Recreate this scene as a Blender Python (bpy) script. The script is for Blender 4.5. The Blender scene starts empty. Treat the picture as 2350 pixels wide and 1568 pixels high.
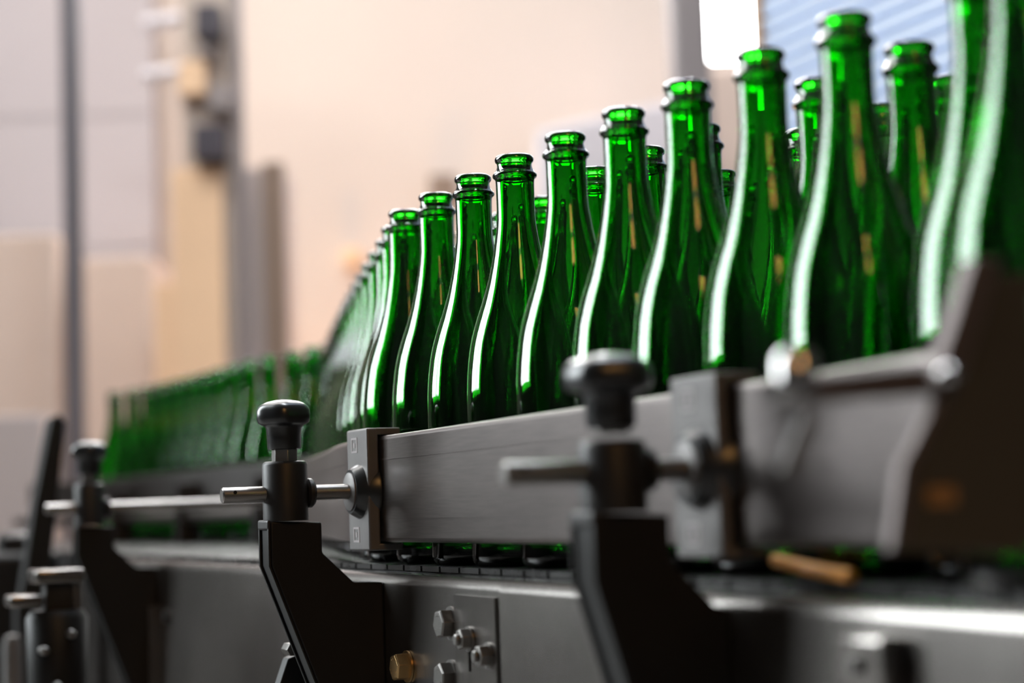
import bpy, bmesh, math, random
from mathutils import Vector, Matrix, Quaternion
random.seed(7)
R = math.radians
S = bpy.context.scene
COL = S.collection
PI = math.pi

# ------------------------------------------------------------------ frames
CZ = 0.992                       # eye height above the hall floor
ZB = CZ - 0.042                  # top of the conveyor chain
F, YH, ROLL = 4300.0, 1164.0, R(2.0)
PITCH = math.atan((YH - 784) / F)
TH = R(23.6)
US = Vector((-math.sin(TH), math.cos(TH), 0))      # along the line, away from the camera
UP = Vector((math.cos(TH), math.sin(TH), 0))       # across the line, away from the camera
ROT = math.atan2(-US.y, -US.x)                      # local x = towards the camera end, local y = across

def W(s, p, z=0.0):
    """line coordinates (along, across, height above the eye) -> world"""
    v = US * s + UP * p
    return Vector((v.x, v.y, CZ + z))

def at(px, py, Y):
    """where the sight line of a picture point meets the plane y = Y"""
    u = (px - 1175) / F; v = -(py - 784) / F
    u2 = u * math.cos(ROLL) + v * math.sin(ROLL); v2 = -u * math.sin(ROLL) + v * math.cos(ROLL)
    d = Vector((u2, math.cos(PITCH) - v2 * math.sin(PITCH), math.sin(PITCH) + v2 * math.cos(PITCH)))
    d *= Y / d.y
    return Vector((d.x, d.y, d.z + CZ))

# ------------------------------------------------------------------ materials
def nodes(name):
    m = bpy.data.materials.new(name); m.use_nodes = True
    nt = m.node_tree; b = nt.nodes['Principled BSDF']
    return m, nt, b

def mat(name, col, rough=0.5, metal=0.0, var=0.0, scale=8.0, stretch=(1, 1, 1), bump=0.0, rvar=0.0, spec=0.5, coat=0.0):
    m, nt, b = nodes(name)
    b.inputs['Base Color'].default_value = (*col, 1)
    b.inputs['Roughness'].default_value = rough
    b.inputs['Metallic'].default_value = metal
    b.inputs['Specular IOR Level'].default_value = spec
    if coat: b.inputs['Coat Weight'].default_value = coat
    if var or bump or rvar:
        tc = nt.nodes.new('ShaderNodeTexCoord'); mp = nt.nodes.new('ShaderNodeMapping')
        mp.inputs['Scale'].default_value = stretch
        nz = nt.nodes.new('ShaderNodeTexNoise'); nz.inputs['Scale'].default_value = scale; nz.inputs['Detail'].default_value = 5
        nt.links.new(tc.outputs['Object'], mp.inputs['Vector']); nt.links.new(mp.outputs['Vector'], nz.inputs['Vector'])
        if var:
            mx = nt.nodes.new('ShaderNodeMix'); mx.data_type = 'RGBA'
            mx.inputs[6].default_value = (*[max(0, c * (1 - var)) for c in col], 1)
            mx.inputs[7].default_value = (*[min(1, c * (1 + var)) for c in col], 1)
            nt.links.new(nz.outputs['Fac'], mx.inputs[0]); nt.links.new(mx.outputs[2], b.inputs['Base Color'])
        if rvar:
            mr = nt.nodes.new('ShaderNodeMapRange'); mr.inputs[3].default_value = rough - rvar; mr.inputs[4].default_value = rough + rvar
            nt.links.new(nz.outputs['Fac'], mr.inputs[0]); nt.links.new(mr.outputs[0], b.inputs['Roughness'])
        if bump:
            bp = nt.nodes.new('ShaderNodeBump'); bp.inputs['Strength'].default_value = bump; bp.inputs['Distance'].default_value = 0.002
            nt.links.new(nz.outputs['Fac'], bp.inputs['Height']); nt.links.new(bp.outputs['Normal'], b.inputs['Normal'])
    return m

def emit(name, col, strength):
    m, nt, b = nodes(name)
    b.inputs['Base Color'].default_value = (0, 0, 0, 1)
    b.inputs['Emission Color'].default_value = (*col, 1)
    b.inputs['Emission Strength'].default_value = strength
    return m

def glass_mat():
    m = bpy.data.materials.new('green_glass'); m.use_nodes = True
    nt = m.node_tree
    for n in list(nt.nodes): nt.nodes.remove(n)
    out = nt.nodes.new('ShaderNodeOutputMaterial')
    g = nt.nodes.new('ShaderNodeBsdfGlass'); g.inputs['IOR'].default_value = 1.5; g.inputs['Roughness'].default_value = 0.0
    g.inputs['Color'].default_value = (1, 1, 1, 1)
    va = nt.nodes.new('ShaderNodeVolumeAbsorption')
    va.inputs['Color'].default_value = GLASS_COL; va.inputs['Density'].default_value = GLASS_DENS
    tc = nt.nodes.new('ShaderNodeTexCoord'); mp = nt.nodes.new('ShaderNodeMapping'); mp.inputs['Scale'].default_value = (1, 1, 0.35)
    nz = nt.nodes.new('ShaderNodeTexNoise'); nz.inputs['Scale'].default_value = 60; nz.inputs['Detail'].default_value = 2
    bp = nt.nodes.new('ShaderNodeBump'); bp.inputs['Strength'].default_value = 0.12; bp.inputs['Distance'].default_value = 0.0006
    nt.links.new(tc.outputs['Object'], mp.inputs['Vector']); nt.links.new(mp.outputs['Vector'], nz.inputs['Vector'])
    nt.links.new(nz.outputs['Fac'], bp.inputs['Height']); nt.links.new(bp.outputs['Normal'], g.inputs['Normal'])
    nt.links.new(g.outputs[0], out.inputs['Surface']); nt.links.new(va.outputs[0], out.inputs['Volume'])
    return m

GLASS_DENS = 1150.0
GLASS_COL = (0.05, 0.79, 0.0, 1)

def brushed(name, col, rough, metal, stretch):
    """rolled metal: fine lines along the line, soft dirt patches"""
    m, nt, b = nodes(name)
    tc = nt.nodes.new('ShaderNodeTexCoord')
    mp = nt.nodes.new('ShaderNodeMapping'); mp.inputs['Scale'].default_value = stretch
    nz = nt.nodes.new('ShaderNodeTexNoise'); nz.inputs['Scale'].default_value = 30; nz.inputs['Detail'].default_value = 6
    n2 = nt.nodes.new('ShaderNodeTexNoise'); n2.inputs['Scale'].default_value = 11; n2.inputs['Detail'].default_value = 3
    nt.links.new(tc.outputs['Object'], mp.inputs['Vector']); nt.links.new(mp.outputs['Vector'], nz.inputs['Vector'])
    nt.links.new(tc.outputs['Object'], n2.inputs['Vector'])
    ad = nt.nodes.new('ShaderNodeMath'); ad.operation = 'ADD'
    sc = nt.nodes.new('ShaderNodeMath'); sc.operation = 'MULTIPLY_ADD'; sc.inputs[1].default_value = .35; sc.inputs[2].default_value = .325
    nt.links.new(n2.outputs['Fac'], sc.inputs[0])
    nt.links.new(nz.outputs['Fac'], ad.inputs[0]); nt.links.new(sc.outputs[0], ad.inputs[1])
    mr = nt.nodes.new('ShaderNodeMapRange'); mr.inputs[1].default_value = 0.7; mr.inputs[2].default_value = 1.3
    nt.links.new(ad.outputs[0], mr.inputs[0])
    mx = nt.nodes.new('ShaderNodeMix'); mx.data_type = 'RGBA'
    mx.inputs[6].default_value = (*[c * 0.8 for c in col], 1); mx.inputs[7].default_value = (*[min(1, c * 1.15) for c in col], 1)
    nt.links.new(mr.outputs[0], mx.inputs[0]); nt.links.new(mx.outputs[2], b.inputs['Base Color'])
    rr = nt.nodes.new('ShaderNodeMapRange'); rr.inputs[3].default_value = rough - .02; rr.inputs[4].default_value = rough + .02
    nt.links.new(n2.outputs['Fac'], rr.inputs[0]); nt.links.new(rr.outputs[0], b.inputs['Roughness'])
    b.inputs['Metallic'].default_value = metal
    bp = nt.nodes.new('ShaderNodeBump'); bp.inputs['Strength'].default_value = 0.05; bp.inputs['Distance'].default_value = 0.0006
    nt.links.new(nz.outputs['Fac'], bp.inputs['Height']); nt.links.new(bp.outputs['Normal'], b.inputs['Normal'])
    return m

M = {}
M['glass'] = glass_mat()
M['rail'] = brushed('rolled_aluminium', (.165, .143, .136), .29, .9, (1.2, 25, 25))
M['plate'] = brushed('stainless_side_plate', (.22, .203, .19), .25, .95, (14, 14, 1.5))
M['steel'] = brushed('turned_steel', (.30, .28, .265), .30, 1.0, (4, 1, 4))
M['darksteel'] = mat('dark_blackened_steel', (.016, .0145, .014), .45, .4, .35, 60, bump=.15)
M['black'] = mat('black_painted_steel', (.006, .0055, .005), .48, 0, .3, 40, bump=.1, spec=.25)
M['knob'] = mat('black_moulded_plastic', (.008, .009, .010), .28, 0, .2, 40)
M['clampgrey'] = mat('grey_cast_bracket', (.10, .093, .09), .5, .4, .25, 45, bump=.2)
M['bolt'] = mat('zinc_bolt', (.19, .18, .17), .36, 1.0, .25, 90)
M['brass'] = mat('yellow_zinc_bolt', (.42, .27, .12), .35, 1.0, .3, 90)
M['chain'] = mat('dark_wet_chain_slat', (.045, .043, .042), .28, .5, .4, 30, rvar=.12)
M['hole'] = mat('dark_recess', (.004, .004, .004), .9)
M['pinkmetal'] = brushed('dull_pinkish_steel', (.105, .084, .08), .5, .55, (4, 20, 20))
M['olive'] = mat('dark_glossy_guard_sheet', (.055, .047, .032), .22, 0, .3, 5, spec=.5)
M['chrome'] = mat('polished_chrome', (.50, .48, .47), .16, 1.0)
M['orange'] = mat('painted_orange_glint', (.80, .33, .05), .4)
M['dullorange'] = mat('painted_orange_reflection', (.30, .15, .045), .5)
# hall
M['floor'] = mat('grey_concrete_floor', (.22, .21, .20), .55, 0, .25, 3)
M['cream'] = mat('cream_plaster', (.66, .565, .505), .85, 0, .03, 2)
M['lilac'] = mat('pale_lilac_door_panel', (.40, .35, .355), .6, 0, .05, 2)
M['dimwall'] = mat('dim_grey_wall', (.05, .048, .046), .8, 0, .1, 2)
M['darkwall'] = mat('dark_grey_wall', (.035, .034, .033), .9, 0, .1, 2)
M['ceil'] = mat('grey_ceiling', (.30, .29, .28), .9, 0, .05, 2)
M['slate'] = mat('slate_grey_paint', (.115, .11, .125), .5)
M['greypost'] = mat('warm_grey_paint', (.26, .23, .23), .55)
M['beige'] = mat('beige_grey_paint', (.47, .40, .35), .6)
M['peach'] = mat('peach_board', (.86, .60, .39), .7, 0, .06, 4)
M['palepeach'] = mat('pale_peach_carton', (.72, .58, .50), .8, 0, .06, 4)
M['brown'] = mat('brown_cabinet_door', (.23, .165, .125), .6)
M['greycab'] = mat('grey_cabinet', (.50, .44, .43), .6)
M['boxblack'] = mat('dark_blue_black_box', (.045, .04, .055), .5)
M['palegrey'] = mat('pale_lilac_grey_paint', (.66, .625, .66), .55)
M['corr'] = mat('pale_blue_ribbed_sheet', (.62, .71, .88), .5, 0, .04, 3)
M['trim'] = mat('ochre_trim', (.42, .26, .14), .6)
M['frame'] = mat('white_window_frame', (.75, .75, .76), .5)
M['sky1'] = emit('lit_window_pane', (.90, .97, 1.0), 20.0)
M['sky2'] = emit('bright_far_window_pane', (1.0, 1.0, 1.0), 28.0)
M['warmlamp'] = emit('warm_lit_pane', (1.0, .50, .14), 9.5)

# ------------------------------------------------------------------ object helpers
def tag(o, label=None, cat=None, group=None, kind=None):
    if label: o['label'] = label
    if cat: o['category'] = cat
    if group: o['group'] = group
    if kind: o['kind'] = kind
    return o

def link(name, bm, material, parent=None, smooth=False, bevel=0.0, angle=35, loc=None, rotz=None):
    bmesh.ops.recalc_face_normals(bm, faces=bm.faces)
    me = bpy.data.meshes.new(name); bm.to_mesh(me); bm.free()
    mats = material if isinstance(material, (list, tuple)) else [material]
    for mm in mats: me.materials.append(mm)
    o = bpy.data.objects.new(name, me); COL.objects.link(o)
    if bevel:
        b = o.modifiers.new('bevel', 'BEVEL'); b.width = bevel; b.segments = 3; b.limit_method = 'ANGLE'; b.angle_limit = R(40)
    if smooth or bevel:
        for p in me.polygons: p.use_smooth = True
        me.set_sharp_from_angle(angle=R(angle))
    if parent: o.parent = parent
    if loc is not None: o.location = loc
    if rotz is not None: o.rotation_euler = (0, 0, rotz)
    return o

def empty(name, loc, rotz=0.0, label=None, cat=None, group=None):
    o = bpy.data.objects.new(name, None); COL.objects.link(o)
    o.empty_display_size = 0.05
    o.location = loc; o.rotation_euler = (0, 0, rotz)
    tag(o, label, cat, group)
    return o

def line_empty(name, s, p, z, label, cat, group=None):
    return empty(name, W(s, p, z), ROT, label, cat, group)

def box(bm, x0, x1, y0, y1, z0, z1):
    vs = [bm.verts.new((x, y, z)) for z in (z0, z1) for (x, y) in ((x0, y0), (x1, y0), (x1, y1), (x0, y1))]
    for f in ((3, 2, 1, 0), (4, 5, 6, 7), (0, 1, 5, 4), (1, 2, 6, 5), (2, 3, 7, 6), (3, 0, 4, 7)):
        bm.faces.new([vs[i] for i in f])
    return bm

def nb(*boxes):
    bm = bmesh.new()
    for b in boxes: box(bm, *b)
    return bm

def prism(bm, pts, axis, a0, a1):
    """extrude a polygon: axis 'x' -> pts are (y,z); 'y' -> (x,z); 'z' -> (x,y)"""
    def mk(u, v, a):
        return {'x': (a, u, v), 'y': (u, a, v), 'z': (u, v, a)}[axis]
    A = [bm.verts.new(mk(u, v, a0)) for u, v in pts]; B = [bm.verts.new(mk(u, v, a1)) for u, v in pts]
    n = len(pts)
    bm.faces.new(A); bm.faces.new(B[::-1])
    for i in range(n): bm.faces.new((A[i], A[(i + 1) % n], B[(i + 1) % n], B[i]))
    return bm

def lathe(bm, prof, axis='z', seg=32, origin=(0, 0, 0), closed=False, lobes=None):
    """prof: (radius, height) list; ends on radius 0 are closed to a point; lobes(angle, i) scales the radius"""
    rings = []
    for i, (r, h) in enumerate(prof):
        ring = []
        if r <= 1e-7:
            pts = [(0, 0, h)]
        else:
            pts = []
            for k in range(seg):
                a = 2 * PI * k / seg
                rr = r * (lobes(a, i) if lobes else 1)
                pts.append((rr * math.cos(a), rr * math.sin(a), h))
        for (x, y, z) in pts:
            q = {'z': (x, y, z), 'y': (x, z, y), 'x': (z, x, y)}[axis]
            ring.append(bm.verts.new((q[0] + origin[0], q[1] + origin[1], q[2] + origin[2])))
        rings.append(ring)
    pairs = list(zip(rings, rings[1:])) + ([(rings[-1], rings[0])] if closed else [])
    for A, B in pairs:
        if len(A) == 1 and len(B) == 1: continue
        for k in range(seg):
            k2 = (k + 1) % seg
            if len(A) == 1: bm.faces.new((A[0], B[k], B[k2]))
            elif len(B) == 1: bm.faces.new((A[k], A[k2], B[0]))
            else: bm.faces.new((A[k], A[k2], B[k2], B[k]))
    if not closed:
        for ring in (rings[0], rings[-1]):
            if len(ring) > 1: bm.faces.new(ring)
    return bm

def tube(bm, pts, r, seg=10):
    pts = [Vector(p) for p in pts]
    rings = []
    n0 = None
    for i, p in enumerate(pts):
        d = (pts[min(i + 1, len(pts) - 1)] - pts[max(i - 1, 0)]).normalized()
        if n0 is None:
            n0 = d.orthogonal().normalized()
        n0 = (n0 - d * n0.dot(d)).normalized(); b = d.cross(n0)
        rings.append([bm.verts.new(p + n0 * r * math.cos(2 * PI * k / seg) + b * r * math.sin(2 * PI * k / seg)) for k in range(seg)])
    for A, B in zip(rings, rings[1:]):
        for k in range(seg): bm.faces.new((A[k], A[(k + 1) % seg], B[(k + 1) % seg], B[k]))
    bm.faces.new(rings[0]); bm.faces.new(rings[-1][::-1])
    return bm

def sweep_rect(bm, path, t0, t1, z0, z1):
    """vertical flat bar following (x, y) points; t0/t1 are offsets to the two faces"""
    n = len(path); prev = None; first = None
    for i in range(n):
        a = path[max(i - 1, 0)]; b = path[min(i + 1, n - 1)]
        d = Vector((b[0] - a[0], b[1] - a[1])).normalized(); nn = Vector((-d.y, d.x))
        q = [bm.verts.new((path[i][0] + nn.x * t, path[i][1] + nn.y * t, z)) for (t, z) in ((t0, z0), (t1, z0), (t1, z1), (t0, z1))]
        if prev:
            for k in range(4): bm.faces.new((prev[k], prev[(k + 1) % 4], q[(k + 1) % 4], q[k]))
        else: first = q
        prev = q
    bm.faces.new(first); bm.faces.new(prev[::-1])
    return bm

def catmull(pts, n):
    out = []
    P = [pts[0]] + list(pts) + [pts[-1]]
    for i in range(1, len(P) - 2):
        for k in range(n):
            t = k / n
            out.append(tuple(0.5 * (2 * P[i][j] + (P[i + 1][j] - P[i - 1][j]) * t + (2 * P[i - 1][j] - 5 * P[i][j] + 4 * P[i + 1][j] - P[i + 2][j]) * t * t
                       + (3 * P[i][j] - P[i - 1][j] - 3 * P[i + 1][j] + P[i + 2][j]) * t ** 3) for j in range(len(P[i]))))
    out.append(tuple(pts[-1]))
    return out

def resample(path, step, start=0.0):
    out = []; acc = -start; last = Vector(path[0])
    nxt = 0.0 if start == 0 else 0.0
    dist = 0.0; target = start
    for q in path[1:]:
        q = Vector(q); seg = (q - last).length
        while target <= dist + seg + 1e-9:
            out.append(last + (q - last) * ((target - dist) / seg if seg else 0)); target += step
        dist += seg; last = q
    return out

# ------------------------------------------------------------------ bottle
def bottle_mesh():
    mm = 0.001; H = 300
    def rnd(cx, cz, r, a0, a1, n):
        return [(cx + r * math.cos(R(a0 + (a1 - a0) * k / n)), cz + r * math.sin(R(a0 + (a1 - a0) * k / n))) for k in range(n + 1)]
    outer = []
    outer += rnd(11.3, H - 3.2, 3.2, 90, -60, 8)            # rounded lip
    outer += [(12.9, H - 7.3), (12.9, H - 8.6), (13.6, H - 10.5), (14.8, H - 12.6)]
    outer += rnd(14.4, H - 15.1, 2.1, 62, -75, 7)           # collar ring
    outer += [(14.35, H - 18.6), (14.2, H - 21)]
    neck = [(14.2, 21), (14.05, 34), (14.3, 49), (16.0, 62), (18.5, 76), (22.3, 92), (27.0, 107), (32.6, 123), (36.7, 138), (39.2, 154), (40.5, 169), (41, 186), (41, 205)]
    nk = catmull(neck, 4)
    outer += [(r, H - d) for r, d in nk[1:]]
    outer += [(41, 60), (41, 40), (41, 22), (40.7, 14)]
    outer += rnd(33.2, 7.5, 7.5, 0, -90, 7)                 # heel
    outer += [(30.5, 0.15), (27.5, 2.0), (23, 7), (17, 14), (10, 19), (5, 21.3), (0, 22)]   # punt
    inner = [(0, 26.5), (5, 26), (10.5, 23.6), (18, 18.5), (25, 12), (29, 9.2), (33, 8.2), (36.6, 10.2), (38.4, 15), (38.9, 24), (38.9, 60), (38.9, 95)]
    ink = [(38.9, 205), (38.9, 186), (38.3, 169), (36.9, 154), (34.3, 138), (30.1, 123), (24.3, 107), (19.3, 92), (15.2, 76), (12.4, 62), (10.7, 49), (10.2, 34), (9.7, 21), (9.3, 12), (9.1, 7)]
    kk = catmull(ink, 4)
    inner += [(r, H - d) for r, d in kk]
    inner += [(9.0, H - 4.5), (9.2, H - 2.6), (9.9, H - 0.9)]
    prof = [(r * mm, z * mm) for r, z in outer + inner]
    # drop near duplicates
    p2 = [prof[0]]
    for q in prof[1:]:
        if (Vector(q) - Vector(p2[-1])).length > 2e-4: p2.append(q)
    bm = bmesh.new()
    i0 = next(i for i, q in enumerate(p2) if q[0] == 0)
    # ring order: outer top -> bottom centre ; inner bottom centre -> top -> close on lip
    seg = 56; rings = []
    for (r, h) in p2:
        if r <= 1e-7: rings.append([bm.verts.new((0, 0, h))])
        else: rings.append([bm.verts.new((r * math.cos(2 * PI * k / seg), r * math.sin(2 * PI * k / seg), h)) for k in range(seg)])
    def strip(A, B):
        for k in range(seg):
            k2 = (k + 1) % seg
            if len(A) == 1: bm.faces.new((A[0], B[k], B[k2]))
            elif len(B) == 1: bm.faces.new((A[k], A[k2], B[0]))
            else: bm.faces.new((A[k], A[k2], B[k2], B[k]))
    n = len(rings)
    for i in range(n):
        A, B = rings[i], rings[(i + 1) % n]
        if len(A) == 1 and len(B) == 1: continue
        strip(A, B)
    bmesh.ops.recalc_face_normals(bm, faces=bm.faces)
    me = bpy.data.meshes.new('bottle'); bm.to_mesh(me); bm.free()
    me.materials.append(M['glass'])
    for p in me.polygons: p.use_smooth = True
    return me

BOT = bottle_mesh()
ORD = ['first', 'second', 'third', 'fourth', 'fifth', 'sixth', 'seventh', 'eighth', 'ninth', 'tenth', 'eleventh', 'twelfth', 'thirteenth',
       'fourteenth', 'fifteenth', 'sixteenth', 'seventeenth', 'eighteenth', 'nineteenth', 'twentieth']

front = [(1.503, .560), (1.417, .5555), (1.331, .553), (1.247, .552), (1.165, .555), (1.083, .559), (1.001, .561), (.918, .564), (.835, .567), (.727, .572), (.652, .537)]
curve_path = catmull([(1.590, .584), (1.664, .605), (1.748, .626), (1.909, .667), (2.063, .708), (2.20, .745), (2.40, .800), (2.58, .850)], 20)
far_path = catmull([(2.685, .878), (2.838, .868), (2.965, .846), (3.147, .836), (3.37, .826), (3.632, .800), (3.80, .765)], 20)
curve = [tuple(v) for v in resample(curve_path, .0845)]
far_all = [tuple(v) for v in resample(far_path, .0105)]
far = [far_all[k] for k in range(0, 121, 8) if k < len(far_all)]
second = [(1.500, .654), (1.416, .652), (1.282, .634), (1.195, .635), (1.118, .634), (.975, .634), (.880, .641), (.797, .642)]
third = [(1.272, .738), (1.190, .750), (1.110, .714), (1.030, .722), (.950, .714)]
second_curve = [(s + .020, p + .080) for s, p in curve[:-1]]
second_far = [(s + .05, p + .074) for s, p in far[:4]]
allb = [['f', list(q), True] for q in front] + [['c', list(q), True] for q in curve] + [['l', list(q), True] for q in far] + \
       [['s', list(q), False] for q in second] + [['t', list(q), False] for q in third] + \
       [['sc', list(q), False] for q in second_curve] + [['sl', list(q), False] for q in second_far]
DMIN = 0.0826
for it in range(300):
    for i in range(len(allb)):
        for j in range(i + 1, len(allb)):
            a, b = allb[i], allb[j]
            dx, dy = b[1][0] - a[1][0], b[1][1] - a[1][1]
            d = math.hypot(dx, dy)
            if d < DMIN and d > 1e-6:
                wa = .05 if a[2] else 1.0; wb = .05 if b[2] else 1.0
                k = (DMIN - d) / d / (wa + wb)
                a[1][0] -= dx * k * wa; a[1][1] -= dy * k * wa; b[1][0] += dx * k * wb; b[1][1] += dy * k * wb

cnt = {}
nfar = len(far)
for kind, (s, p), fix in allb:
    i = cnt.get(kind, 0); cnt[kind] = i + 1
    o = bpy.data.objects.new('bottle', BOT); COL.objects.link(o)
    o.location = W(s, p, -.042); o.rotation_euler = (0, 0, random.uniform(0, 6.28))
    if kind == 'f':
        if i <= 8:
            lab = f'empty green glass bottle, {ORD[i]} from the left of the sharp front row behind the rail'
        elif i == 9: lab = 'green bottle at the right with its mouth cut by the top of the picture'
        else: lab = 'large blurred green bottle at right edge with a broad white streak'
        g = 'front row of bottles behind the guide rail'
    elif kind == 'c':
        lab = f'blurred green bottle on the receding bend, {ORD[i]} behind the sharp front row'; g = 'bottles on the receding bend'
    elif kind == 'l':
        lab = f'small blurred green bottle of the far left run, {ORD[nfar - 1 - i]} from its left end'; g = 'bottles of the far left run'
    elif kind == 's':
        lab = f'green bottle in the second row, {ORD[i]} from the far end, behind the front row'; g = 'second row of bottles'
    elif kind == 't':
        lab = f'green bottle in the third row, {ORD[i]} from the far end, before the blue ribbed wall'; g = 'third row of bottles'
    elif kind == 'sc':
        lab = 'green bottle hidden in the second row behind the receding bend'; g = 'bottles behind the receding bend'
    else:
        lab = 'green bottle hidden in the second row behind the far left run'; g = 'bottles behind the far left run'
    tag(o, lab, 'bottle', g)

# ------------------------------------------------------------------ conveyor
S0, S1 = 0.30, 4.3
conv = line_empty('conveyor', 1.2, .47, -CZ, 'long bottle conveyor with steel side plates and dark slat chain under the bottles', 'conveyor')
def LX(s): return 1.2 - s            # local x of an along-line position
def LP(p): return p - .47
def LZ(z): return z + CZ
# slat chain (pattern of slats kept in one mesh)
bm = bmesh.new()
pitch = 0.0385
k = 0; s = S0
while s < S1:
    box(bm, LX(s + pitch - .004), LX(s), LP(.503), LP(.585), LZ(-.046), LZ(-.042))
    box(bm, LX(s + pitch - .012), LX(s + .010), LP(.515), LP(.58), LZ(-.060), LZ(-.046))
    for q in range(1, 5):
        box(bm, LX(s + pitch - .0015 - (.019 if q % 2 else 0)), LX(s - (.019 if q % 2 else 0)), LP(.503 + .086 * q), LP(.585 + .086 * q), LZ(-.046), LZ(-.042))
    s += pitch
link('slat_chain', bm, M['chain'], conv)
link('slide_bed', nb((LX(S1), LX(S0), LP(.51), LP(.93), LZ(-.075), LZ(-.0605))), M['darksteel'], conv)
bm = bmesh.new()
prism(bm, [(LP(.5075), LZ(-.0602)), (LP(.5145), LZ(-.0602)), (LP(.5145), LZ(-.0462)), (LP(.5085), LZ(-.0462))], 'x', LX(S1), LX(S0))
link('wear_strip', bm, M['darksteel'], conv, bevel=.001)

def side_plate(s_a, s_b, pface, ztop, rad):
    t = .004
    pts_o = [(pface, -.36)] + [(pface + rad - rad * math.cos(R(a)), ztop - rad + rad * math.sin(R(a))) for a in range(0, 91, 15)] + [(.5025, ztop)]
    pts_i = [(.5025, ztop - t)] + [(pface + rad - (rad - t) * math.cos(R(a)), ztop - rad + (rad - t) * math.sin(R(a))) for a in range(90, -1, -15)] + [(pface + t, -.36)]
    bm = bmesh.new()
    prism(bm, [(LP(a), LZ(b)) for a, b in pts_o + pts_i], 'x', LX(s_a), LX(s_b))
    return link('side_plate', bm, M['plate'], conv, smooth=True, angle=30)
side_plate(2.70, 1.160, .4930, -.0475, .009)
side_plate(1.150, .32, .4865, -.0475, .009)
# far side plate (hidden side of the table)
link('side_plate', nb((LX(S1), LX(S0), LP(.935), LP(.940), LZ(-.30), LZ(-.046))), M['plate'], conv)
# joint plate with its slot
bm = bmesh.new()
sa, sb, z0, z1 = 1.240, 1.166, -.210, -.0600
slot_s0, slot_s1, slot_z0, slot_z1 = 1.2155, 1.2105, -.112, -.084
for (a, b, c, d) in ((sa, slot_s0, z0, z1), (slot_s1, sb, z0, z1), (slot_s0, slot_s1, z0, slot_z0), (slot_s0, slot_s1, slot_z1, z1)):
    box(bm, LX(a), LX(b), LP(.4898), LP(.4929), LZ(c), LZ(d))
bmesh.ops.remove_doubles(bm, verts=bm.verts, dist=1e-6)
jp = link('joint_plate', bm, M['plate'], conv)
link('slot', nb((LX(slot_s0 + .0004), LX(slot_s1 - .0004), LP(.4925), LP(.49295), LZ(slot_z0 - .0004), LZ(slot_z1))), M['hole'], jp)

def hexbolt(s, z, p, af, length, m, washer=True, marks=False, stub=0.0, turn=0.0):
    bm = bmesh.new()
    r = af / 2 / math.cos(R(30))
    prof = [(r * .86, 0.0), (r, .10 * length), (r, length)]
    rings = []
    for (rr, y) in prof[::-1]:
        rings.append([bm.verts.new((LX(s) + rr * math.cos(R(60 * k) + turn), LP(p) - y, LZ(z) + rr * math.sin(R(60 * k) + turn))) for k in range(6)])
    # prof is measured from the outer face back to the plate: outermost ring is rings[-1] mirrored below
    bm.clear()
    out = []
    for (rr, y) in ((r, 0), (r, length * .9), (r * .88, length)):
        out.append([bm.verts.new((LX(s) + rr * math.cos(R(60 * k) + turn), LP(p) - y, LZ(z) + rr * math.sin(R(60 * k) + turn))) for k in range(6)])
    for A, B in zip(out, out[1:]):
        for k in range(6): bm.faces.new((A[k], A[(k + 1) % 6], B[(k + 1) % 6], B[k]))
    bm.faces.new(out[0]); bm.faces.new(out[-1][::-1])
    if stub:
        lathe(bm, [(af * .30, -length), (af * .30, -length - stub * .8), (af * .24, -length - stub)], 'y', 20, (LX(s), LP(p), LZ(z)))
    if marks:
        for a in (70, 95, 120, 200, 225, 300, 330):
            lathe(bm, [(.0006, -length), (.0005, -length - .0005)], 'y', 8, (LX(s) + af * .33 * math.cos(R(a)), LP(p), LZ(z) + af * .33 * math.sin(R(a))))
    b = link('bolt', bm, m, conv, bevel=.0004)
    if washer:
        bm = bmesh.new()
        lathe(bm, [(af * .40, -.0001), (af * .66, -.0001), (af * .66, -.0018), (af * .40, -.0018)], 'y', 32, (LX(s), LP(p) , LZ(z)), closed=True)
        link('washer', bm, m, b, smooth=True)
    return b
hexbolt(1.252, -.0808, .4929, .0183, .0110, M['bolt'], marks=True, turn=R(8))
hexbolt(1.255, -.1185, .4929, .0183, .0110, M['bolt'], marks=True, turn=R(20))
hexbolt(1.345, -.1170, .4929, .0183, .0120, M['brass'], marks=True, turn=R(12))
hexbolt(1.211, -.0895, .4897, .0131, .0088, M['bolt'], stub=.003, turn=R(15))
hexbolt(1.178, -.0988, .4897, .0131, .0088, M['bolt'], stub=.003, turn=R(4))
hexbolt(2.13, -.110, .4929, .012, .006, M['darksteel'])
for (s, p) in ((.7, .50), (.7, .90), (2.2, .50), (2.2, .90), (3.6, .50), (3.6, .90)):
    link('leg', nb((LX(s) - .025, LX(s) + .025, LP(p) - .02, LP(p) + .02, 0, LZ(-.10))), M['plate'], conv)

# mounting block on the right side plate (blurred)
mb = line_empty('mounting_block', .70, .4862, -.122, 'blurred pale steel mounting block with two feet on the side plate, bottom right', 'bracket')
bm = bmesh.new()
box(bm, -.034, .006, -.012, -.0002, .034, .060)
box(bm, -.034, -.022, -.012, -.0002, .0, .034)
box(bm, -.006, .004, -.012, -.0002, .0, .034)
link('body', bm, M['plate'], mb, bevel=.003)
bm = bmesh.new(); lathe(bm, [(.004, -.012), (.004, -.015), (.003, -.016)], 'y', 20, (-.014, 0, .047)); link('bolt', bm, M['bolt'], mb, smooth=True)

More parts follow.
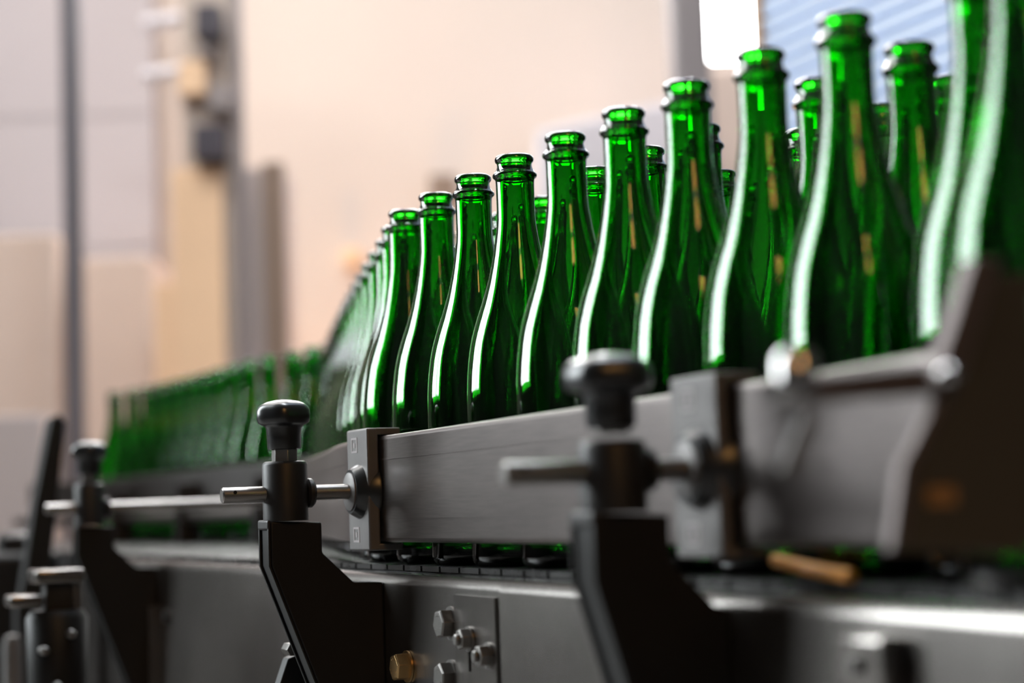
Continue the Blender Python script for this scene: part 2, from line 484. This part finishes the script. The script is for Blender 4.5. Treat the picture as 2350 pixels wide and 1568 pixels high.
# ------------------------------------------------------------------ guide rails
gr = line_empty('guide_rail', 1.2, .498, -CZ + ZB, 'broad flat aluminium guide rail running along the front row of bottles', 'rail')
rp = [(.625, .482), (.70, .489), (.78, .495), (.9, .498), (1.2, .498), (1.40, .4985)] + catmull([(1.44, .500), (1.50, .507), (1.573, .522), (1.70, .554), (1.92, .604), (2.15, .662), (2.35, .716), (2.56, .775)], 5)
path = [(1.2 - s, p - .498) for s, p in rp]
zo = CZ - ZB
bm = bmesh.new(); sweep_rect(bm, path, .0085, -.0075, zo - .0238, zo + .0592)
link('flat_bar', bm, M['rail'], gr, bevel=.0034)
# fine grooves of the extrusion: two shallow raised ribs on its face
for zz in (.040, -.006):
    bm = bmesh.new(); sweep_rect(bm, path, .0091, .0080, zo + zz, zo + zz + .0012)
    bmesh.ops.recalc_face_normals(bm, faces=bm.faces); link('rib', bm, M['rail'], gr)
gr2 = line_empty('guide_rail', 3.0, .78, -CZ + ZB, 'dark blurred guide rail in front of the far left run of bottles', 'rail')
fp = catmull([(2.62, .812), (2.80, .808), (2.97, .790), (3.15, .780), (3.37, .768), (3.63, .742), (3.82, .706), (4.05, .65)], 5)
path2 = [(3.0 - s, p - .78) for s, p in fp]
bm = bmesh.new(); sweep_rect(bm, path2, .006, -.006, zo + .034, zo + .082); link('flat_bar', bm, M['clampgrey'], gr2, bevel=.002)
bm = bmesh.new(); tube(bm, [(x, y - .030, zo + .004) for x, y in path2], .010); link('round_bar', bm, M['steel'], gr2, smooth=True)
for (s, p) in ((2.72, .810), (3.10, .783), (3.50, .755)):
    link('upright', nb((3.0 - s - .012, 3.0 - s + .012, p - .78 - .050, p - .78 - .010, .0002, zo + .060)), M['darksteel'], gr2, bevel=.002)

# ------------------------------------------------------------------ rail clamps
def clamp(s, label, knob_dz=0.0, dp=0.0, rod_start=.3682, rod_end=.472, face=.4885, plate=True, knob_turn=0.0, pf=.4928, ks=1.0):
    c = line_empty('rail_clamp', s, .4188, -.20, label, 'clamp', 'clamps that carry the guide rail')
    def P(p): return p - .4188
    def Z(z): return z + .20
    # knob: lobed cap, neck, skirt
    zt = .0896 + knob_dz
    def lob(a, i): return 1.0 if i > 9 else 1.0 + .04 * math.cos(5 * (a + knob_turn))
    prof = [(0, zt), (.006, zt - .0004), (.012, zt - .0016), (.0165, zt - .0036), (.0190, zt - .0058), (.0203, zt - .0088), (.0204, zt - .0150), (.0196, zt - .0180), (.0172, zt - .0196), (.0152, zt - .0204),
            (.0138, zt - .0225), (.0132, zt - .030), (.0130, zt - .0375), (.0124, zt - .0385), (0, zt - .0385)]
    prof = [(r * ks if k < 9 else r, h) for k, (r, h) in enumerate(prof)]
    bm = bmesh.new(); lathe(bm, prof, 'z', 60, (0, P(.4188 + dp), Z(0)), lobes=lob); link('knob', bm, M['knob'], c, smooth=True, angle=50)
    bm = bmesh.new(); lathe(bm, [(.0102, .036), (.0102, zt - .0384)], 'z', 6, (0, P(.4188 + dp), Z(0))); link('stud', bm, M['bolt'], c, bevel=.0005)
    # round block
    bt = .0415 + knob_dz * .75
    prof = [(.0150, bt), (.0168, bt - .0010), (.0175, bt - .0030), (.0175, -.0045)]
    bm = bmesh.new(); lathe(bm, prof, 'z', 40, (0, P(.4188 + dp), Z(0))); link('block', bm, M['darksteel'], c, smooth=True, angle=50)
    # rod with a cross hole near its free end
    bm = bmesh.new(); lathe(bm, [(.0050, P(rod_start)), (.0060, P(rod_start + .001)), (.0061, P(rod_end))], 'y', 24, (0, 0, Z(.0165)))
    rod = link('rod', bm, M['steel'], c, smooth=True, angle=40)
    bm = bmesh.new(); lathe(bm, [(.0014, .0056), (.0014, .00615)], 'x', 12, (0, P(rod_start + .0093), Z(.0185))); link('cross_hole', bm, M['hole'], rod)
    bm = bmesh.new(); lathe(bm, [(.0095, P(.4350 + dp)), (.0115, P(.4368 + dp)), (.0115, P(.4395 + dp)), (.0098, P(.4415 + dp))], 'y', 24, (0, 0, Z(.0165))); link('collar', bm, M['darksteel'], c, smooth=True, angle=40)
    # boss
    e = rod_end
    bm = bmesh.new(); lathe(bm, [(.0172, P(e - .0005)), (.0188, P(e + .0015)), (.0262, P(e + .0155)), (.0262, P(e + .0172))], 'y', 40, (0, 0, Z(.0165)))
    boss = link('boss', bm, M['knob'], c, smooth=True, angle=30)
    bm = bmesh.new(); lathe(bm, [(.0135, P(e - .0022)), (.0150, P(e - .0014)), (.0150, P(e - .0002))], 'y', 36, (0, 0, Z(.0165))); link('washer', bm, M['clampgrey'], boss, smooth=True, angle=40)
    if plate:
        y0, y1 = P(e + .0070), P(face)
        bm = bmesh.new(); box(bm, -.027, .022, y0, y1, Z(-.0300), Z(.0655))
        bp = link('bracket_plate', bm, M['clampgrey'], c, bevel=.0015)
        for zz in (.047, -.0235):
            zc = Z(zz)
            bm = bmesh.new()
            for (a, b, cc, d) in ((-.015, -.013, 0, .012), (-.003, -.001, 0, .012), (-.013, -.003, 0, .0016), (-.013, -.003, .0104, .012), (-.0095, -.0065, .004, .008)):
                box(bm, a, b, y0 - .0004, y0 + .0004, zc + cc, zc + d)
            link('embossed_mark', bm, M['greypost'], bp)
        # lips that hook over and under the flat bar
        link('hook', nb((-.027, .022, y1 - .002, y1 + .0185, Z(.0600), Z(.0655))), M['clampgrey'], bp, bevel=.001); link('hook', nb((-.027, .022, y1 - .002, y1 + .0185, Z(-.0300), Z(-.0246))), M['clampgrey'], bp, bevel=.001)
    # arm: thick bent plate, edge slotted
    prof = [(.4030, -.0045), (.4440, -.0065), (.4440, -.0300), (.4690, -.0540), (pf - dp, -.0550), (pf - dp, -.265), (pf - dp - .004, -.265), (.4030, -.0385)]
    prof = [(a + dp, b) for a, b in prof]
    bm = bmesh.new(); prism(bm, [(P(a), Z(b)) for a, b in prof], 'x', -.016, .012)
    arm = link('arm', bm, M['black'], c, bevel=.0015)
    # rounded cap and rim welded on the arm's outer edge
    rim = [(.4030, -.0090), (.4010, -.0090), (.4010, -.0388), (pf - dp - .006, -.265), (pf - dp - .004, -.265), (.4030, -.0385)]
    rim = [(a + dp, b) for a, b in rim]
    for (xa, xb) in ((-.016, -.0130), (.0085, .012)):
        bm = bmesh.new(); prism(bm, [(P(a), Z(b)) for a, b in rim], 'x', xa, xb); link('edge_rim', bm, M['black'], arm, bevel=.0006)
    bm = bmesh.new(); box(bm, -.016, .012, P(.4005 + dp), P(.4035 + dp), Z(-.0110), Z(-.0035)); link('edge_cap', bm, M['darksteel'], arm, bevel=.0015)
    return c
clamp(1.408, 'sharp rail clamp with a black lobed knob, middle left, holding the start of the rail', knob_turn=.3)
clamp(.860, 'nearer blurred rail clamp with black knob before the middle of the rail', knob_dz=-.0125, dp=.0105, rod_start=.3682, knob_turn=.9, ks=1.12, pf=.4863, face=.4860)
clamp(2.20, 'far blurred rail clamp with black knob at the far left', rod_end=.640, face=.668, plate=False, knob_dz=.004)

# small foot bracket below the sharp clamp
fb = line_empty('foot_bracket', 1.46, .440, -.232, 'small black angled bracket with silver bolt at the bottom edge below the sharp clamp', 'bracket')
bm = bmesh.new(); prism(bm, [(-.052, 0), (-.008, .118), (.004, .122), (.050, .122), (.0525, .10), (.0525, 0)], 'x', -.010, .004); link('body', bm, M['black'], fb, bevel=.001)
bm = bmesh.new(); lathe(bm, [(.0055, -.010), (.0055, -.026), (.004, -.028)], 'x', 6, (.030, -.008, .126)); link('bolt', bm, M['bolt'], fb, bevel=.0004)

# ------------------------------------------------------------------ near right guard (very blurred)
SG = .60
def gp(px, py, s=SG):
    u = (px - 1175) / F; v = -(py - 784) / F
    u2 = u * math.cos(ROLL) + v * math.sin(ROLL); v2 = -u * math.sin(ROLL) + v * math.cos(ROLL)
    d = Vector((u2, math.cos(PITCH) - v2 * math.sin(PITCH), math.sin(PITCH) + v2 * math.cos(PITCH)))
    d *= s / d.dot(US)
    return d.dot(UP), d.z
gd = line_empty('machine_guard', SG, .44, -.20, 'dark glossy sheet guard at the right edge with a pale slanting edge', 'guard')
def gl(px, py):
    p, z = gp(px, py); return (p - .44, z + .20)
sheet = [gl(2262, 630), gl(2172, 900), gl(2078, 1070), gl(2052, 1265), gl(2350, 1275), (gl(2350, 1275)[0] + .004, gl(2350, 1275)[1]), (gl(2350, 630)[0] + .004, gl(2350, 630)[1])]
bm = bmesh.new(); prism(bm, sheet, 'x', -.004, .0); link('sheet', bm, M['olive'], gd, bevel=.0008)
edge_pts = [(2262, 600), (2172, 900), (2078, 1070), (2052, 1290)]
def ribbon(pts, w0, w1, x0, x1):
    bm = bmesh.new()
    L = [gl(a - w0, b) for a, b in pts]; Q = [gl(a + w1, b) for a, b in pts]
    prism(bm, L + Q[::-1], 'x', x0, x1); return bm
link('upper_flange', ribbon([(2262, 600), (2220, 740), (2165, 900)], 60, 2, .0, .010), M['pinkmetal'], gd, bevel=.001)
link('lower_flange', ribbon([(2165, 905), (2078, 1070), (2052, 1265)], 26, 4, .0, .006), M['pinkmetal'], gd, bevel=.001)
bm = bmesh.new(); 
prism(bm, [gl(1850, 868), gl(2165, 835), gl(2165, 905), gl(1850, 925)], 'x', -.006, .002); link('cross_bar', bm, M['pinkmetal'], gd, bevel=.0015)
a = gl(2140, 866)
bm = bmesh.new(); lathe(bm, [(.0046, .0095), (.0042, .0125), (.0026, .0148), (0, .0155)], 'x', 20, (0, a[0], a[1])); link('rivet', bm, M['chrome'], gd, smooth=True)
a = gl(1835, 920); b = gl(1835, 800)
bm = bmesh.new(); lathe(bm, [(.0075, a[1]), (.0082, a[1] + .002), (.0082, b[1] - .004), (.0062, b[1] - .0008), (0, b[1])], 'z', 24, (-.002, a[0], 0)); link('screw', bm, M['chrome'], gd, smooth=True)
a = gl(1868, 950); b = gl(1815, 1085)
bm = bmesh.new(); tube(bm, [(-.004, a[0], a[1]), (-.004, b[0], b[1])], .0032); link('stay_rod', bm, M['clampgrey'], gd, smooth=True)
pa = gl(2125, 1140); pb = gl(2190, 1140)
bm = bmesh.new(); box(bm, .0, .0012, pa[0], pb[0], pa[1] - .0035, pa[1] + .0035); link('painted_reflection', bm, M['dullorange'], gd)  # warm light reflected in the sheet, put in as a thin orange patch
pl = gl(2300, 1265)
link('post', nb((-.014, -.002, gl(2275, 1265)[0], gl(2345, 1265)[0], -.06, .12)), M['black'], gd, bevel=.001)
# warm reflection at a bottle base, modelled as a short orange rod
oc = line_empty('orange_glint', .79, .498, -.0420, 'orange reflection modelled as a short rod on the chain edge at the lower right', 'orange_glint')
bm = bmesh.new(); tube(bm, [(-.045, .010, .010), (-.028, .0085, .0085), (-.01, .0075, .0065), (.012, .0065, .0046), (.03, .006, .0036)], .0034, 12); link('glint_body', bm, M['orange'], oc, smooth=True)

# ------------------------------------------------------------------ machinery at the lower left (blurred)
gm = line_empty('gear_motor', 1.93, .335, -CZ, 'blurred dark gear motor with pale flange plates at the lower left', 'motor')
zf = CZ
bm = bmesh.new(); lathe(bm, [(.0, -.16), (.022, -.16), (.028, -.15), (.031, -.05), (.026, -.042), (0, -.042)], 'z', 32, (0, -.002, zf - .045)); link('housing', bm, M['black'], gm, smooth=True, angle=40)
link('flange', nb((-.03, .025, -.026, .022, zf - .060, zf - .046)), M['plate'], gm, bevel=.003)
link('neck', nb((-.015, .012, -.015, .012, zf - .090, zf - .0595)), M['darksteel'], gm, bevel=.002)
link('flange', nb((-.015, .03, -.052, -.020, zf - .082, zf - .070)), M['plate'], gm, bevel=.003)
link('bracket', nb((-.012, .01, .012, .022, zf - .15, zf - .0595)), M['plate'], gm, bevel=.002)
for (y, z) in ((-.020, -.125), (.006, -.110), (-.008, -.16)):
    bm = bmesh.new(); lathe(bm, [(.0045, .02), (.0045, .036), (.003, .038)], 'x', 16, (0, y, zf + z)); link('bolt', bm, M['bolt'], gm, smooth=True)
link('base', nb((-.03, .03, -.035, .03, 0, zf - .203)), M['black'], gm, bevel=.004)
lv = line_empty('lever_post', 2.58, .445, -CZ, 'black leaning lever post left of the far clamp', 'lever')
bm = bmesh.new(); prism(bm, [(-.050, zf - .10), (-.015, zf - .10), (.008, zf + .100), (.012, zf + .135), (.004, zf + .147), (-.008, zf + .140), (-.030, zf + .03)], 'x', -.02, .02); link('lever', bm, M['black'], lv, bevel=.003)
link('stand', nb((-.02, .02, -.055, -.015, 0, zf - .0995)), M['black'], lv, bevel=.002)
gb = empty('gearbox', Vector((at(35, 1300, 2.75).x, 2.75, 0)), ROT, 'blurred black gearbox low at the left edge beside the lever', 'gearbox')
bm = bmesh.new(); box(bm, -.06, .06, -.055, .055, 0, CZ - .040); link('housing', bm, M['black'], gb, bevel=.012)
bm = bmesh.new(); lathe(bm, [(.026, CZ - .0405), (.026, CZ - .018), (.018, CZ - .012), (0, CZ - .011)], 'z', 24); link('cap', bm, M['darksteel'], gb, smooth=True, angle=40)
pc = empty('white_pipe', at(30, 1568, 2.35) * 1.0, 0, 'blurred pale vertical pipe at the bottom left corner', 'pipe')
pc.location.z = 0
bm = bmesh.new(); lathe(bm, [(.012, 0.0), (.012, CZ - .150), (.009, CZ - .138), (0, CZ - .135)], 'z', 24); link('tube', bm, M['clampgrey'], pc, smooth=True, angle=40)

# ------------------------------------------------------------------ hall
def struct(name, bm, m, **k):
    o = link(name, bm, m, **k); tag(o, kind='structure'); return o
YB = 7.0; XL = -9.0; YD = 9.2; XR = 3.4; YF = -3.2; HC = 12.8; XD = -2.75
struct('floor', nb((XL - .2, XR + .2, YF - .2, YD + .2, -.1, 0)), M['floor'])
struct('ceiling', nb((XL - .2, XR + .2, YF - .2, YD + .2, HC, HC + .1)), M['ceil'])
# back wall with a tall window at right
wx0, wx1 = at(1612, 60, YB).x, at(1727, 60, YB).x
wz0 = at(1670, 137, YB).z; wz1 = 4.6
CW = [(-2.5, -1.75), (-1.35, -.6), (-.2, .55)]                       # row of high windows above the picture
CZ0, CZ1 = 3.15, 5.4
bxs = [(XD, wx0, YB, YB + .2, CZ1, HC), (wx1, XR, YB, YB + .2, 0, HC), (XD, wx0, YB, YB + .2, 0, CZ0), (wx0, wx1, YB, YB + .2, 0, wz0), (wx0, wx1, YB, YB + .2, wz1, HC)]
xs = [XD] + [v for c in CW for v in c] + [wx0]
for k in range(0, len(xs), 2): bxs.append((xs[k], xs[k + 1], YB, YB + .2, CZ0, CZ1))
struct('wall_back', nb(*bxs), M['cream'])
for k, (xa, xb) in enumerate(CW):
    wn = empty('window_%d' % (k + 3), (xa, YB + .1, CZ0)); tag(wn, kind='structure')
    link('pane', nb((0, xb - xa, 0, .01, 0, CZ1 - CZ0)), M['sky2'], wn)
    link('window_frame', nb((0, xb - xa, -.04, -.005, CZ1 - CZ0 - .06, CZ1 - CZ0), (0, xb - xa, -.04, -.005, 0, .06), (0, .05, -.04, -.005, .06, CZ1 - CZ0 - .06), (xb - xa - .05, xb - xa, -.04, -.005, .06, CZ1 - CZ0 - .06)), M['frame'], wn)
w2 = empty('window_2', (wx0, YB + .1, wz0)); tag(w2, kind='structure')
link('pane', nb((0, wx1 - wx0, .0, .01, 0, wz1 - wz0)), M['sky2'], w2)
# left wall with the big lit window
Y0, Y1, Z0, Z1 = 3.05, 8.4, 2.05, 12.4
struct('wall_left', nb((XL - .2, XL, YF, Y0, 0, HC), (XL - .2, XL, Y1, YD, 0, HC), (XL - .2, XL, Y0, Y1, 0, Z0), (XL - .2, XL, Y0, Y1, Z1, HC)), M['dimwall'])
w1 = empty('window_1', (XL - .1, Y0, Z0)); tag(w1, kind='structure')
link('pane', nb((-.01, 0, 0, Y1 - Y0, 0, Z1 - Z0)), M['sky1'], w1)
bm = bmesh.new()
for y, wd in ((0, .1), ((Y1 - Y0) / 3 - .12, .24), ((Y1 - Y0) * 2 / 3 - .12, .24), (Y1 - Y0 - .1, .1)): box(bm, .0, .06, y, y + wd, 0, Z1 - Z0)
for z in (0, Z1 - Z0 - .1): box(bm, .0, .06, 0, Y1 - Y0, z, z + .1)
link('window_frame', bm, M['frame'], w1)
struct('wall_corner', nb((XD - .2, XD, YB, YD, 0, HC)), M['dimwall'])
struct('wall_far', nb((XL, XD, YD, YD + .2, 0, HC)), M['dimwall'])
struct('light_blocker', nb((-2.6, -2.2, 3.42, 6.2, 0, 3.6)), M['dimwall'])  # unseen block added to keep window light off the far bottles
struct('wall_front', nb((XL, XR, YF - .2, YF, 0, HC)), M['darkwall'])
# ribbed pale blue wall along the line at right
A = US * 2.50 + UP * 1.55; LEN = .85
bm = bmesh.new()
z = 0.0; step = .0265
prof = []
while z < HC - .001:
    prof += [(.006, z), (-.005, z + .004), (-.007, z + .0215), (.006, z + .0235)]
    z += step
prof = [(y, min(zz, HC)) for y, zz in prof]
poly = [(a, b) for a, b in prof] + [(.06, HC), (.06, 0)]
bm2 = bmesh.new(); prism(bm2, poly, 'x', 0, LEN); bm.free()
wr = struct('wall_right', bm2, M['corr'], loc=Vector((A.x, A.y, 0)), rotz=ROT)
B_ = A - US * LEN
struct('wall_side', nb((0, 4.3, 0, .1, 0, HC)), M['darkwall'], loc=Vector((B_.x, B_.y, 0)), rotz=ROT)
t_ = struct('trim_1', nb((-.020, .0, -.012, .05, 0, HC)), M['trim'], loc=Vector((A.x, A.y, 0)), rotz=ROT)

# ------------------------------------------------------------------ things before the back wall
def bgbox(name, m, px0, px1, py0, Y, depth, z0=None, py1=None, parent=None, bevel=.004):
    """a box whose front face stands at y = Y; lengths taken from where the thing shows against the wall"""
    a = at(px0, py0, Y); b = at(px1, py0, Y); zt = (a.z + b.z) / 2
    zb = 0.0 if py1 is None and z0 is None else (z0 if z0 is not None else (at(px0, py1, Y).z + at(px1, py1, Y).z) / 2)
    return (a.x, b.x, Y, Y + depth, zb, zt)
def thing_box(name, label, cat, m, dims, bevel=.006):
    x0, x1, y0, y1, z0, z1 = dims
    c = ((x0 + x1) / 2, (y0 + y1) / 2, z0)
    o = link(name, nb((x0 - c[0], x1 - c[0], y0 - c[1], y1 - c[1], 0, z1 - z0)), m, bevel=bevel, loc=c)
    return tag(o, label, cat)
def part_box(name, m, root, dims, bevel=.004):
    x0, x1, y0, y1, z0, z1 = dims; c = root.location
    return link(name, nb((x0 - c.x, x1 - c.x, y0 - c.y, y1 - c.y, z0 - c.z, z1 - c.z)), m, root, bevel=bevel)

# pale sectional door on the back wall at the far left
d0 = at(-60, 545, 6.9); d1 = at(345, -200, 6.9)
dr = empty('door_1', (d0.x - .4, 6.9, 0)); tag(dr, kind='structure')
bm = bmesh.new()
zz = 0.0
while zz < 3.6:
    box(bm, 0, d1.x - d0.x + .4, 0, .07, zz + .006, zz + .50); box(bm, 0.0, d1.x - d0.x + .4, .02, .07, zz, zz + .006); zz += .50
link('door_panel', bm, M['lilac'], dr)
# dark upright
thing_box('metal_post', 'dark slate metal post standing at the far left of the hall', 'post', M['slate'], bgbox('', None, 134, 172, -200, 5.4, .06))
# cartons
thing_box('carton_stack', 'pale peach wrapped carton stack at left behind the dark post', 'carton', M['palepeach'], bgbox('', None, -120, 128, 540, 6.2, .4))
thing_box('crate', 'pale grey crate low at the left edge behind the lever', 'crate', M['greycab'], bgbox('', None, -140, 100, 955, 5.2, .4))
thing_box('pallet_load', 'pale stretch wrapped load between dark post and rack', 'pallet load', M['palepeach'], bgbox('', None, 180, 345, 590, 6.3, .4))
# equipment rack
rk = empty('equipment_rack', (at(440, 500, 6.0).x, 6.1, 0), 0, 'tall beige rack with two dark boxes and an orange panel', 'rack')
part_box('column', M['beige'], rk, bgbox('', None, 410, 520, -250, 6.02, .16))
part_box('panel', M['peach'], rk, bgbox('', None, 392, 508, 385, 5.98, .03))
part_box('side_panel', M['peach'], rk, bgbox('', None, 352, 402, 650, 6.0, .03))
part_box('junction_box', M['boxblack'], rk, bgbox('', None, 446, 502, 8, 5.90, .11, py1=82))
part_box('junction_box', M['boxblack'], rk, bgbox('', None, 442, 512, 285, 5.90, .11, py1=362))
part_box('valve', M['greypost'], rk, bgbox('', None, 478, 526, 195, 5.93, .08, py1=250))
part_box('valve', M['greypost'], rk, bgbox('', None, 452, 492, 105, 5.93, .08, py1=125))
part_box('lamp_cover', M['peach'], rk, bgbox('', None, 408, 470, 140, 5.95, .06, py1=215))
c = rk.location
for py in (55, 175):
    bm = bmesh.new()
    q0 = at(330, py, 6.05) - c; q1 = at(415, py - 12, 6.05) - c
    tube(bm, [q0, q1], .022)
    link('pipe', bm, M['palegrey'], rk, smooth=True)
part_box('edge_post', M['greypost'], rk, bgbox('', None, 522, 545, -250, 6.0, .05))
# cabinet
cb = empty('cabinet', (at(597, 600, 6.1).x, 6.2, 0), 0, 'grey cabinet with a brown door right of the beige rack', 'cabinet')
part_box('body', M['greycab'], cb, bgbox('', None, 547, 648, 385, 6.12, .3))
part_box('door', M['brown'], cb, bgbox('', None, 600, 650, 372, 6.09, .03))
# boxes on the wall, machine cover, steel column
thing_box('wall_box', 'small dark box on the cream wall above the left bottles', 'box', M['brown'], bgbox('', None, 985, 1045, 400, 6.9, .1, py1=470))
thing_box('wall_lamp', 'small orange lamp on the cream wall left of the bottles', 'lamp', M['peach'], bgbox('', None, 786, 826, 568, 6.9, .1, py1=604))
mc = empty('machine_cabinet', (at(1380, 300, 6.3).x, 6.5, 0), 0, 'pale lilac grey machine cabinet behind the middle bottles', 'machine')
x0 = at(1232, 300, 6.3).x; x1 = at(1540, 230, 6.3).x; za = at(1240, 300, 6.3).z; zb_ = at(1500, 232, 6.3).z
bm = bmesh.new(); prism(bm, [(x0 - mc.location.x, 0), (x1 - mc.location.x, 0), (x1 - mc.location.x, zb_), (x0 - mc.location.x, za)], 'y', -.2, .3); link('housing', bm, M['palegrey'], mc, bevel=.01)
stc = empty('steel_column', (at(1567, 100, 5.9).x, 6.0, 0), 0, 'warm grey steel column left of the bright window', 'column')
part_box('shaft', M['greypost'], stc, bgbox('', None, 1522, 1614, -300, 5.9, .14), bevel=.02)
part_box('base_plate', M['greypost'], stc, (stc.location.x - .12, stc.location.x + .12, 5.85, 6.1, 0, .02))
thing_box('low_cabinet', 'pinkish pale cabinet below the bright window', 'cabinet', M['palepeach'], bgbox('', None, 1622, 1738, 150, 6.6, .3), bevel=.02)

# ------------------------------------------------------------------ light
def area(name, loc, rot, sx, sy, power, col=(1, 1, 1)):
    l = bpy.data.lights.new(name, 'AREA'); l.shape = 'RECTANGLE'; l.size = sx; l.size_y = sy; l.energy = power; l.color = col
    o = bpy.data.objects.new(name, l); COL.objects.link(o); o.location = loc; o.rotation_euler = rot
    return o
area('ceiling_lamp_back', (-.6, 5.3, 4.9), (R(18), 0, 0), 4.5, .35, 58, (1, .94, .88))
area('ceiling_lamp_mid', (-1.5, 3.9, 4.9), (R(-10), 0, 0), 3.0, .2, 60, (1, .97, .94))
def aim(o, target):
    o.rotation_euler = (Vector(target) - o.location).to_track_quat('-Z', 'Y').to_euler()
aim(area('ribbed_wall_fill', (.0, 2.1, 4.4), (0, 0, 0), 1.2, .3, 90, (.88, .94, 1)), tuple(US * 2.3 + UP * 1.55 + Vector((0, 0, 1.7))))  # added light, aimed to brighten the ribbed wall
aim(area('left_background_fill', (-1.6, 3.2, 4.9), (0, 0, 0), 1.6, .3, 52, (1, .95, .9)), (-1.5, 6.8, 1.6))  # added light out of view, lifts the things at the left back
pl_ = bpy.data.lights.new('warm_wall_fill', 'POINT'); pl_.energy = 42; pl_.color = (1, .55, .22); pl_.shadow_soft_size = .12  # added hidden light, gives the back wall its orange lower part
po = bpy.data.objects.new('warm_wall_fill', pl_); COL.objects.link(po); po.location = (-.55, 6.3, .55)
# warm lit office window in the wall behind the camera
w6 = empty('window_6', (.70, YF, 3.0)); tag(w6, kind='structure')
link('pane', nb((0, 1.1, .0, .01, 0, 1.9)), M['warmlamp'], w6)
link('window_frame', nb((-.05, 1.15, .0105, .03, -.05, 0), (-.05, 1.15, .0105, .03, 1.9, 1.95), (-.05, 0, .0105, .03, 0, 1.9), (1.1, 1.15, .0105, .03, 0, 1.9), (0, 1.1, .0105, .03, .75, 1.0)), M['frame'], w6)

w = bpy.data.worlds.new('World'); S.world = w; w.use_nodes = True
w.node_tree.nodes['Background'].inputs[0].default_value = (.8, .85, 1, 1); w.node_tree.nodes['Background'].inputs[1].default_value = .3

# ------------------------------------------------------------------ camera
cam = bpy.data.cameras.new('camera'); co = bpy.data.objects.new('camera', cam); COL.objects.link(co)
cam.sensor_width = 36; cam.sensor_fit = 'HORIZONTAL'; cam.lens = F / 2350 * 36; cam.clip_start = .02; cam.clip_end = 60
fw = Vector((0, math.cos(PITCH), math.sin(PITCH))); up = Vector((0, -math.sin(PITCH), math.cos(PITCH))); rt = Vector((1, 0, 0))
X = rt * math.cos(ROLL) - up * math.sin(ROLL); Yv = rt * math.sin(ROLL) + up * math.cos(ROLL)
mtx = Matrix((X, Yv, -fw)).transposed().to_4x4(); mtx.translation = Vector((0, 0, CZ))
co.matrix_world = mtx
cam.dof.use_dof = True; cam.dof.focus_distance = 1.41; cam.dof.aperture_fstop = 3.3
S.camera = co

S.view_settings.view_transform = 'Standard'; S.view_settings.look = 'None'
S.view_settings.exposure = 0.0; S.view_settings.gamma = 1.0; S.view_settings.use_curve_mapping = False
S.cycles.max_bounces = 18; S.cycles.transmission_bounces = 16; S.cycles.glossy_bounces = 6; S.cycles.diffuse_bounces = 3
S.cycles.transparent_max_bounces = 8; S.cycles.volume_bounces = 0
S.cycles.sample_clamp_indirect = 10.0; S.cycles.use_denoising = True
S.cycles.caustics_reflective = True; S.cycles.caustics_refractive = True; S.cycles.blur_glossy = .3
